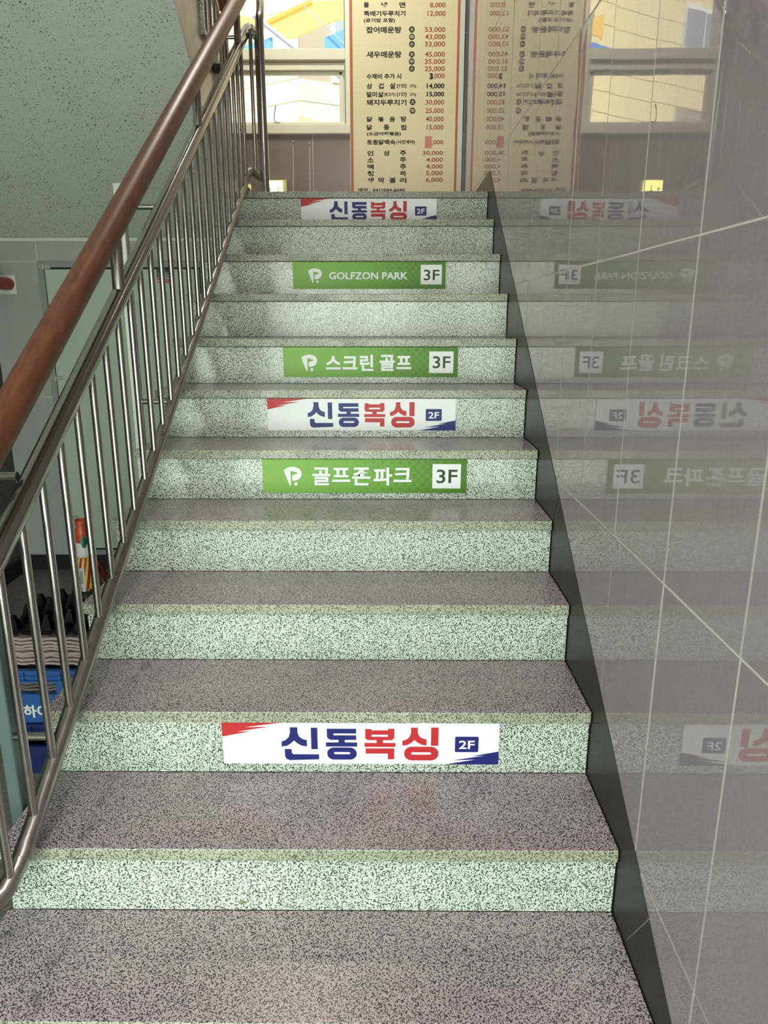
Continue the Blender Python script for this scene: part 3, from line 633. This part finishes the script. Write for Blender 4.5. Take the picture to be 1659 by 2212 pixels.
MENU = [('물', -0.668, 3.208, -0.634, 3.238, 'B'), ('냉', -0.554, 3.207, -0.517, 3.238, 'B'), ('면', -0.439, 3.206, -0.4, 3.238, 'B'), ('8,000', -0.242, 3.203, -0.142, 3.235, 'R'), ('뚝배기두루치기', -0.667, 3.158, -0.399, 3.19, 'B'), ('12,000', -0.257, 3.155, -0.141, 3.188, 'R'), ('(공기밥 포함)', -0.668, 3.12, -0.466, 3.148, 'B'), ('잡어매운탕', -0.653, 3.062, -0.424, 3.1, 'B'), ('53,000', -0.272, 3.064, -0.139, 3.097, 'R'), ('43,000', -0.271, 3.023, -0.139, 3.056, 'R'), ('33,000', -0.272, 2.981, -0.14, 3.014, 'R'), ('새우매운탕', -0.652, 2.921, -0.423, 2.959, 'B'), ('45,000', -0.27, 2.922, -0.14, 2.955, 'R'), ('35,000', -0.271, 2.88, -0.14, 2.913, 'R'), ('25,000', -0.27, 2.838, -0.14, 2.871, 'R'), ('수제비 추가 시', -0.652, 2.797, -0.424, 2.829, 'B'), ('3,000', -0.239, 2.796, -0.139, 2.83, 'R'), ('3', -0.239, 2.794, -0.216, 2.831, 'B'), ('삼', -0.652, 2.74, -0.615, 2.772, 'B'), ('겹', -0.575, 2.739, -0.539, 2.772, 'B'), ('살', -0.499, 2.739, -0.461, 2.775, 'B'), ('[1인]', -0.452, 2.743, -0.39, 2.77, 'B'), ('200g', -0.369, 2.743, -0.325, 2.767, 'B'), ('14,000', -0.256, 2.736, -0.14, 2.771, 'B'), ('덜미살', -0.653, 2.689, -0.54, 2.723, 'B'), ('(뒷고기)', -0.539, 2.692, -0.462, 2.717, 'B'), ('[1인]', -0.452, 2.693, -0.389, 2.72, 'B'), ('200g', -0.368, 2.693, -0.324, 2.717, 'B'), ('15,000', -0.255, 2.689, -0.14, 2.722, 'B'), ('돼지두루치기', -0.653, 2.641, -0.389, 2.676, 'B'), ('30,000', -0.262, 2.64, -0.14, 2.674, 'R'), ('25,000', -0.261, 2.59, -0.14, 2.624, 'R'), ('닭', -0.652, 2.542, -0.614, 2.574, 'B'), ('볶', -0.577, 2.542, -0.539, 2.574, 'B'), ('음', -0.501, 2.542, -0.464, 2.574, 'B'), ('탕', -0.426, 2.542, -0.388, 2.576, 'B'), ('40,000', -0.26, 2.539, -0.14, 2.574, 'R'), ('닭', -0.653, 2.492, -0.615, 2.525, 'B'), ('똥', -0.539, 2.492, -0.502, 2.525, 'B'), ('집', -0.426, 2.492, -0.389, 2.524, 'B'), ('15,000', -0.253, 2.49, -0.141, 2.524, 'R'), ('(소금야채볶음)', -0.653, 2.455, -0.424, 2.483, 'B'), ('토종닭백숙', -0.652, 2.402, -0.461, 2.435, 'B'), ('(사전예약)', -0.455, 2.403, -0.33, 2.432, 'B'), (',000', -0.217, 2.4, -0.14, 2.432, 'R'), ('인', -0.65, 2.335, -0.608, 2.367, 'B'), ('삼', -0.541, 2.336, -0.498, 2.368, 'B'), ('주', -0.43, 2.336, -0.388, 2.368, 'B'), ('30,000', -0.278, 2.336, -0.14, 2.365, 'R'), ('소', -0.65, 2.294, -0.607, 2.325, 'B'), ('주', -0.43, 2.294, -0.388, 2.326, 'B'), ('4,000', -0.253, 2.294, -0.14, 2.323, 'R'), ('맥', -0.65, 2.251, -0.607, 2.282, 'B'), ('주', -0.43, 2.251, -0.387, 2.283, 'B'), ('4,000', -0.253, 2.252, -0.14, 2.282, 'R'), ('청', -0.651, 2.209, -0.607, 2.242, 'B'), ('하', -0.429, 2.209, -0.386, 2.242, 'B'), ('5,000', -0.253, 2.21, -0.139, 2.241, 'R'), ('생', -0.651, 2.166, -0.607, 2.2, 'B'), ('막', -0.576, 2.166, -0.534, 2.2, 'B'), ('걸', -0.503, 2.166, -0.46, 2.2, 'B'), ('리', -0.429, 2.166, -0.385, 2.199, 'B'), ('6,000', -0.253, 2.168, -0.139, 2.199, 'R'), ('예약 : 041)584-6040', -0.716, 2.105, -0.394, 2.135, 'N')]
DISC = [('大', -0.357, 3.083, 0.019), ('中', -0.356, 3.041, 0.019), ('小', -0.356, 2.999, 0.019), ('大', -0.356, 2.94, 0.019), ('中', -0.356, 2.899, 0.0195), ('小', -0.355, 2.857, 0.019), ('大', -0.348, 2.661, 0.0195), ('中', -0.348, 2.609, 0.0195)]
for s_, x0, z0, x1, z1, c in MENU:
    p = Print(); p.type(s_, x0, z0, x1, z1, 0.014 if (c == 'R' or '200g' in s_) else 0.034)
    o = p.build({'B': 'dish_line', 'R': 'price', 'N': 'phone_line'}[c], {'B': 'black', 'R': 'price_red', 'N': 'ink_blue'}[c], mb, (lambda a, b: (a, 4.0180, b)) if s_ == '3' else (lambda a, b: (a, 4.0186, b))); o.matrix_parent_inverse = _mb
for s_, x, z, r in DISC:
    p = Print(); p.poly([circ(x, z, r*0.98)]); d_ = p.build('size_disc', 'black', mb, lambda a, b: (a, 4.0186, b)); d_.matrix_parent_inverse = _mb
    p = Print(); p.type(s_, x-r*0.62, z-r*0.66, x+r*0.62, z+r*0.66, 0.02); p.build('size_character', 'cream_board', d_, lambda a, b: (a, 4.0182, b))
mbx('pink_tape', (-0.263, 4.0178, 2.383), (-0.217, 4.0184, 2.455), 'pink_tape')

# ------------------------------------------------------------------ stair exit lamp on the landing
xl = tag(empty('exit_lamp', (-1.345, 3.99, 2.055)), 'small glowing yellow exit lamp low on the landing wall under the window', 'lamp')
_x = Matrix.Translation((1.345, -3.99, -2.055))
for n, a, b, m in (('housing', (-1.345, 3.995, 2.055), (-1.197, 4.0495, 2.182), 'lamp_body'), ('lit_face', (-1.338, 3.990, 2.062), (-1.224, 3.9955, 2.176), 'lamp_face')):
    o = box(n, a, b, m, xl, 0.003); o.matrix_parent_inverse = _x
p = Print()
p.poly([[(-1.327, 2.119), (-1.314, 2.136), (-1.301, 2.119), (-1.309, 2.119), (-1.309, 2.092), (-1.319, 2.092), (-1.319, 2.119)]])
p.poly([[(-1.268, 2.112), (-1.255, 2.095), (-1.242, 2.112), (-1.252, 2.112), (-1.252, 2.145), (-1.258, 2.145), (-1.258, 2.112)]])
o = p.build('arrow_marks', 'lamp_green', xl, lambda a, b: (a, 3.9892, b)); o.matrix_parent_inverse = _x
for x0, x1, z1 in ((-1.154, -1.163, 2.41), (-1.042, -1.048, 2.40)):
    prism('glue_mark', [(x0, z1), (x0+0.003, z1), (x1+0.003, 1.93), (x1-0.002, 1.93)], 'y', YB-0.0012, YB-0.0004, 'plate_white', wb)
    bm = bmesh.new(); add_lathe(bm, [(0.0, 0.0), (0.005, 0.0), (0.004, 0.003), (0, 0.004)], 10); o = finish('wall_plug', bm, 'plate_white', wb, True); o.rotation_euler.x = PI/2; o.location = (x0+0.001, YB-0.0002, z1+0.022)

# ------------------------------------------------------------------ red pipe through the wall
rp = tag(empty('fire_pipe', (-2.80, 3.26, 1.478)), 'red water pipe leaving a square white plate beside the metal door', 'pipe')
o = box('wall_plate', (-0.075, -0.012, -0.060), (0.045, -0.001, 0.052), 'plate_white', rp, 0.002)
bm = bmesh.new(); add_tube(bm, [(-0.0, -0.011, 0), (-0.0, -0.45, 0)], 0.036, 22); finish('pipe', bm, 'pipe_red', rp, True)

# ------------------------------------------------------------------ traffic cones
def cone_r(z):     # radius at height z above the floor
    pts = [(0.0, 0.16), (0.20, 0.092), (0.277, 0.070), (0.45, 0.045), (0.525, 0.037), (0.585, 0.034), (0.60, 0.024), (0.612, 0.030), (0.640, 0.027)]
    for (a, ra), (b, rb) in zip(pts, pts[1:]):
        if z <= b: return ra+(rb-ra)*(z-a)/(b-a)
    return 0.028
def band(z0, z1, m, name, par, off=0.0, a0=0.0, a1=2*PI, n=28, inner=False):
    bm = bmesh.new(); rows = 6; V = []
    full = a1-a0 > 6.2
    for i in range(rows+1):
        z = z0+(z1-z0)*i/rows; V.append([bm.verts.new(((cone_r(z)+off)*math.cos(a0+(a1-a0)*k/n), (cone_r(z)+off)*math.sin(a0+(a1-a0)*k/n), z)) for k in range(n if full else n+1)])
    for a, b in zip(V, V[1:]):
        for k in range(n): j = (k+1) % n if full else k+1; bm.faces.new((a[k], a[j], b[j], b[k]))
    me_o = finish(name, bm, m, par, True)
    sd = me_o.modifiers.new('thickness', 'SOLIDIFY'); sd.thickness = 0.002; sd.offset = 0.0
    return me_o
def on_cone(par, quads, m, name, off):
    """quads: (angle0, z0, angle1, z1[, shear]) patches laid on the cone"""
    bm = bmesh.new()
    for qd in quads:
        a0, z0, a1, z1 = qd[:4]; sh = qd[4] if len(qd) > 4 else 0.0; n = 5; rows = []
        for j in range(8):
            z = z0+(z1-z0)*j/7; rr = cone_r(z)+off
            rows.append([bm.verts.new((rr*math.cos(a0+(a1-a0)*k/n+sh*j/7), rr*math.sin(a0+(a1-a0)*k/n+sh*j/7), z)) for k in range(n+1)])
        for A_, B_ in zip(rows, rows[1:]):
            for k in range(n): bm.faces.new((A_[k], A_[k+1], B_[k+1], B_[k]))
    return finish(name, bm, m, par, True)
t = tag(empty('traffic_cone', (-2.062, 2.20, ZF)), 'orange traffic cone with white band, yellow and red stripes and green tape', 'traffic cone')
F = -PI/2
band(0.525, 0.640, 'cone_orange', 'top', t); band(0.45, 0.525, 'cone_white', 'white_band', t, 0.0006); band(0.277, 0.45, 'yellow', 'striped_band', t); band(0.03, 0.277, 'rubber', 'weight_skirt', t, 0.004)
for k in range(9): on_cone(t, [(F-1.55+0.44*k, 0.278, F-1.32+0.44*k, 0.449, 0.62)], 'cone_red', 'red_stripe', 0.0016)
wp = on_cone(t, [(F-0.75, 0.278, F+0.26, 0.398)], 'plate_white', 'white_panel', 0.0030)
for q_ in ((F-0.40, 0.318, F-0.17, 0.385), (F-0.10, 0.318, F+0.13, 0.385), (F-0.16, 0.278, F+0.06, 0.303)): on_cone(wp, [q_], 'door_frame', 'panel_mark', 0.0042)
bm = bmesh.new()
pts = [(0.05, 0.530), (0.55, 0.590), (1.2, 0.585), (1.1, 0.53), (0.60, 0.500), (0.30, 0.502)]
vs = [bm.verts.new(((cone_r(z)+0.003)*math.cos(F+a), (cone_r(z)+0.003)*math.sin(F+a), z)) for a, z in pts]; bm.faces.new(vs); bmesh.ops.triangulate(bm, faces=bm.faces[:]); finish('green_tape', bm, 'green_tape', t)
M['leg_red'] = mat('leg_red', srgb(92, 26, 20), 0.5)
for z0, z1, m in ((0.40, 0.235, 'leg_red'), (0.235, 0.02, 'cone_white')):
    f0 = lambda z: (0.035+0.125*(0.45-z)/0.45, 0.03+0.10*(0.45-z)/0.45, z)
    bm = bmesh.new(); add_tube(bm, [f0(z0), f0(z1)], 0.016, 12); finish('prop_leg', bm, m, t, True)
bm = bmesh.new(); add_box(bm, -0.18, -0.18, 0.0, 0.18, 0.18, 0.03, 0.01); finish('base_plate', bm, 'rubber', t)

# ------------------------------------------------------------------ crates and egg trays
CX0, CX1, CY0, CY1 = -1.870, -1.462, 1.0, 1.33
def crate(z0, h, m, label, worded):
    t = tag(empty('plastic_crate', ((CX0+CX1)/2, (CY0+CY1)/2, z0)), label, 'crate', 'plastic crates under the egg trays')
    x0, x1 = -(CX1-CX0)/2, (CX1-CX0)/2; y0, y1 = -(CY1-CY0)/2, (CY1-CY0)/2
    th = 0.008
    bm = bmesh.new()
    add_box(bm, x0+.004, y0+.004, 0, x1-.004, y1-.004, 0.01)
    for a, b in (((x0, y1-th, 0.01), (x1, y1, h)), ((x0, y0+th, 0.01), (x0+th, y1-th, h)), ((x1-th, y0+th, 0.01), (x1, y1-th, h)), ((x0, y0, 0.01), (x1, y0+th, 0.118))): add_box(bm, *a, *b)
    for xa, xb in ((x0, x0+0.022), (x1-0.225, x1)): add_box(bm, xa, y0, 0.118, xb, y0+th, h-0.045)
    add_box(bm, x0, y0, h-0.045, x1, y0+th, h)
    finish('shell', bm, m, t)
    bm = bmesh.new()
    add_box(bm, x0-0.012, y0-0.012, h-0.007, x1+0.012, y0, h); add_box(bm, x0-0.006, y0-0.010, h-0.047, x1+0.006, y0, h-0.041); add_box(bm, x0-0.006, y0-0.007, h-0.028, x1+0.006, y0, h-0.024)
    add_box(bm, x0-0.012, y0, h-0.007, x0, y1+0.012, h); add_box(bm, x1, y0, h-0.007, x1+0.012, y1+0.012, h); add_box(bm, x0, y1, h-0.007, x1, y1+0.012, h)
    for k in range(7): xx = x0+0.01+k*(x1-x0-0.02)/6; add_box(bm, xx-0.002, y0-0.009, h-0.042, xx+0.002, y0, h-0.006)
    add_box(bm, x0-0.004, y0-0.006, 0.110, x1+0.004, y0, 0.118)
    finish('rim', bm, m, t)
    if worded:
        p = Print(); zz = -0.084-z0; ox = -(CX0+CX1)/2
        p.type('하이', -1.815+ox, zz-0.028, -1.725+ox, zz+0.022, 0.03)
        p.poly([[(-1.868+ox, zz-0.035), (-1.868+ox, zz+0.030), (-1.862+ox, zz+0.038), (-1.852+ox, zz+0.030), (-1.846+ox, zz-0.005), (-1.846+ox, zz-0.035), (-1.856+ox, zz-0.028)]])
        p.build('lettering', 'plate_white', t, lambda a, b: (a, y0-0.0008, b))
    return t
crate(-0.134, 0.212, 'blue_crate', 'bright blue plastic crate with white Korean lettering, full of egg trays', True)
crate(ZF, 0.210, 'navy_crate', 'dark navy plastic crate standing in shadow at the bottom of the stack', False)
def tray_mesh(name, amp, m, seed, thick, n=30, peaks=5.0, sharp=1.0):
    rnd = random.Random(seed); w, d = 0.345, 0.30
    bm = bmesh.new(); V = []
    ph = rnd.uniform(-0.25, 0.25)
    for j in range(n+1):
        row = []
        for i in range(n+1):
            u, v = i/n, j/n
            s = math.sin(u*peaks*2*PI+ph)*math.cos(v*peaks*2*PI)
            s = math.copysign(abs(s)**sharp, s)
            e = min(u, 1-u, v, 1-v); f = min(1, 0.45+e*6)
            z = amp*s*f + amp*0.35*math.sin(u*23+seed)*math.cos(v*7+seed*2)*0.5 + rnd.uniform(-0.0007, 0.0007)
            row.append(bm.verts.new(((u-0.5)*w, (v-0.5)*d, z)))
        V.append(row)
    for j in range(n):
        for i in range(n): bm.faces.new((V[j][i], V[j][i+1], V[j+1][i+1], V[j+1][i]))
    ring = [V[0][i] for i in range(n)] + [V[j][n] for j in range(n)] + [V[n][n-i] for i in range(n)] + [V[n-j][0] for j in range(n)]
    low = [bm.verts.new((v.co.x*1.012, v.co.y*1.014, v.co.z-0.0075+rnd.uniform(-0.0012, 0.0012))) for v in ring]
    for i in range(len(ring)): j = (i+1) % len(ring); bm.faces.new((ring[i], low[i], low[j], ring[j]))
    bmesh.ops.solidify(bm, geom=bm.faces[:], thickness=thick)
    return bm
TX, TY = -1.678, 1.168
z = 0.096
N = 8
for k in range(N):
    bm = tray_mesh('egg_tray', 0.0050, 'pulp', k, 0.0025)
    o = finish('egg_tray', bm, 'pulp', None, True); o.location = (TX+random.uniform(-0.006, 0.006), TY+random.uniform(-0.006, 0.006), z+k*0.0136); o.rotation_euler.z = random.uniform(-0.012, 0.012)
    tag(o, 'grey-pink moulded pulp egg tray in the stack above the blue crate', 'egg tray', 'pulp egg trays stacked above the blue crate')
for k in range(-9, 3):
    bm = tray_mesh('egg_tray', 0.0055, 'dark_pulp', k+15, 0.003)
    o = finish('egg_tray', bm, 'dark_pulp', None, True); o.location = (TX, TY+0.004, 0.004+k*0.0125); 
    tag(o, 'dark pulp egg tray inside the blue crate, seen through its front opening', 'egg tray', 'pulp egg trays inside the blue crate')
# black plastic egg tray on top: pointed pyramids
t = tag(empty('egg_tray', (TX, TY, 0.212)), 'black glossy plastic egg tray with pointed peaks, topmost of the stack', 'egg tray')
bm = bmesh.new(); nx, ny = 6, 6; w, d = 0.355, 0.31
add_box(bm, -w/2, -d/2, 0.0, w/2, d/2, 0.006)
for a in range(nx):
    for b in range(ny):
        cx, cy = -w/2+(a+0.5)*w/nx, -d/2+(b+0.5)*d/ny
        hh = 0.052 if (a+b) % 2 == 0 else 0.018; rr = 0.029
        ring = [bm.verts.new((cx+rr*math.cos(PI/4+PI/2*k), cy+rr*math.sin(PI/4+PI/2*k), 0.004)) for k in range(4)]
        mid = [bm.verts.new((cx+rr*0.62*math.cos(PI/4+PI/2*k), cy+rr*0.62*math.sin(PI/4+PI/2*k), 0.004+hh*0.55)) for k in range(4)]
        tp = [bm.verts.new((cx+rr*0.30*math.cos(PI/4+PI/2*k), cy+rr*0.30*math.sin(PI/4+PI/2*k), 0.004+hh)) for k in range(4)]
        for A_, B_ in ((ring, mid), (mid, tp)):
            for k in range(4): bm.faces.new((A_[k], A_[(k+1) % 4], B_[(k+1) % 4], B_[k]))
        bm.faces.new(tp)
finish('cell_sheet', bm, 'black_plastic', t)
bm = bmesh.new()
for k in range(6):
    xx = -w/2+(k+0.5)*w/6; add_box(bm, xx-0.022, -d/2-0.004, -0.008, xx+0.022, -d/2+0.004, 0.006, 0.003)
finish('skirt', bm, 'black_plastic', t)

# ------------------------------------------------------------------ unseen fill lamps added on the ceilings
for nm, lx, ly, lz, sx, sy, lab in (('added_fill_light', -0.9, -1.6, 3.3, 1.0, 0.5, 'flat white fill light added over the lobby'), ('added_fill_light', -1.2, 3.1, 4.42, 0.5, 0.5, 'square white fill light added over the landing')):
    t = tag(empty(nm, (lx, ly, lz)), lab, 'lamp'); box('housing', (-sx/2-0.02, -sy/2-0.02, -0.05), (sx/2+0.02, sy/2+0.02, 0), 'trim_white', t, 0.004); box('diffuser', (-sx/2, -sy/2, -0.056), (sx/2, sy/2, -0.05), 'fill_diffuser', t)

# ------------------------------------------------------------------ outside
pv = structure(box('ground_outside', (-30, 4.26, -0.5), (30, 60, -0.4), 'pave')); structure(box('pavement', (-30, -40, -0.5), (30, -3.21, ZF-0.01), 'pave'))
structure(box('sun_block_slab', (XW-0.4, -5.6, 3.52), (0.5, -3.2, 3.7), 'trim_white')); structure(box('roof_top', (XW-0.4, -3.2, ZC+0.2), (0.5, 4.3, ZC+0.4), 'trim_white'))  # lower slab: unseen canopy added to keep sun out of the entrance
structure(box('wall_outer', (-2.94, YD+0.17, ZF), (0.25, 4.25, 1.6), 'white_paint'))
bl = tag(empty('apartment_building', (-2.09, 13.0, -0.4)), 'cream panelled building with a sharp corner beyond the landing window', 'building')
_b = Matrix.Translation((2.09, -13.0, 0.4))
def face(dirx, diry, m, length, wins):
    L = math.hypot(dirx, diry); ux, uy = dirx/L, diry/L; rz = math.atan2(uy, ux)
    fr_ = Matrix.Translation((-2.09, 13.0, -0.4)) @ Matrix.Rotation(rz, 4, 'Z')
    sgn = 1 if dirx > 0 else -1
    o = box('wall', (0.02, 0.02 if sgn > 0 else -0.3, 0), (length, 0.3 if sgn > 0 else -0.02, 11.0), 'facade_joint', bl); o.matrix_parent_inverse = _b @ fr_
    cols = 0
    x = 0.0
    while x < length-0.1:
        w = min(1.2, length-x)
        for r in range(11, 26):
            z0 = r*0.36
            cut = any(x+w > a and x < b and z0+0.36 > c and z0 < d for a, b, c, d in wins)
            if cut: continue
            o = box('panel', (x+0.006, 0.0 if sgn > 0 else -0.02, z0+0.006), (x+w-0.006, 0.02 if sgn > 0 else 0.0, z0+0.354), m, bl); o.matrix_parent_inverse = _b @ fr_
        x += w
    for a, b, c, d in wins:
        f = box('window', (a, -0.03 if sgn > 0 else 0.0, c), (b, 0.02 if sgn > 0 else 0.05, d), 'trim_white', bl); f.matrix_parent_inverse = _b @ fr_
        nn = 2
        for q_ in range(nn):
            ww = (b-a-0.16)/nn
            pp = box('pane', (a+0.06+q_*(ww+0.04), -0.045 if sgn > 0 else 0.045, c+0.08), (a+0.06+q_*(ww+0.04)+ww, -0.03 if sgn > 0 else 0.06, d-0.08), 'win_dark', f)
    return fr_
face(-0.86, 0.51, 'facade', 9.6, [(1.2, 2.4, 4.32, 5.04), (3.6, 4.8, 4.32, 5.4), (3.6, 4.8, 6.48, 7.56), (6.0, 7.2, 4.32, 5.4), (6.0, 7.2, 6.48, 7.56)])
face(0.90, 0.43, 'facade2', 7.2, [(0.0+0.62, 1.62, 5.76, 6.84)])
YEL = [(-2.559, 5.904), (-2.477, 5.88), (-1.876, 6.127), (-1.742, 6.171), (-1.239, 6.17), (-0.5, 6.17), (-0.5, 6.24), (-1.242, 5.929), (-1.575, 5.833), (-1.715, 5.769), (-1.977, 5.672), (-2.173, 5.635), (-2.456, 5.835), (-2.565, 5.771), (-2.9, 5.62), (-2.9, 5.98)]
YEL = [(-2.9, 5.98), (-2.559, 5.90), (-2.477, 5.88), (-1.876, 6.127), (-1.742, 6.171), (-0.4, 6.20), (-0.4, 6.10), (-1.242, 5.929), (-1.575, 5.833), (-1.715, 5.769), (-1.977, 5.672), (-2.173, 5.635), (-2.456, 5.835), (-2.565, 5.771), (-2.9, 5.62)]
yc = tag(empty('canopy', (-1.8, 12.0, 5.6)), 'yellow fabric canopy hanging across the building outside the window', 'canopy')
o = prism('sheet', YEL, 'y', 12.0, 12.03, 'canopy_yellow', yc); o.matrix_parent_inverse = Matrix.Translation((1.8, -12.0, -5.6))
o = tube('front_bar', [(-2.477, 11.96, 5.88), (-1.742, 11.96, 6.18)], 0.018, 'canopy_yellow', yc, 8); o.matrix_parent_inverse = Matrix.Translation((1.8, -12.0, -5.6))
o = tag(prism('tarpaulin', [(-1.525, 5.523), (-0.70, 5.84), (-0.70, 5.18), (-1.519, 5.18)], 'y', 11.6, 11.64, 'tarp'), 'bright blue tarpaulin outside, nearer the price board', 'tarpaulin', 'tarpaulins outside the window')
o = tag(prism('tarpaulin', [(-3.1, 5.33), (-2.341, 5.537), (-2.342, 5.366), (-2.40, 5.30), (-3.1, 5.28)], 'y', 11.6, 11.64, 'tarp'), 'small blue tarpaulin outside, nearer the stair railing', 'tarpaulin', 'tarpaulins outside the window')
tag(tube('drain_pipe', [(-2.60, 11.5, 5.80), (-1.945, 11.5, 5.326), (-1.5, 11.5, 5.0)], 0.035, 'pipe_grey', None, 10), 'grey pipe slanting down across the building beyond the window', 'pipe')
tag(tube('cable', [(-1.816, 11.5, 5.919), (-1.051, 11.5, 5.276), (-0.5, 11.5, 4.8)], 0.010, 'pipe_grey', None, 6), 'thin pale cable running down from the yellow canopy', 'cable')
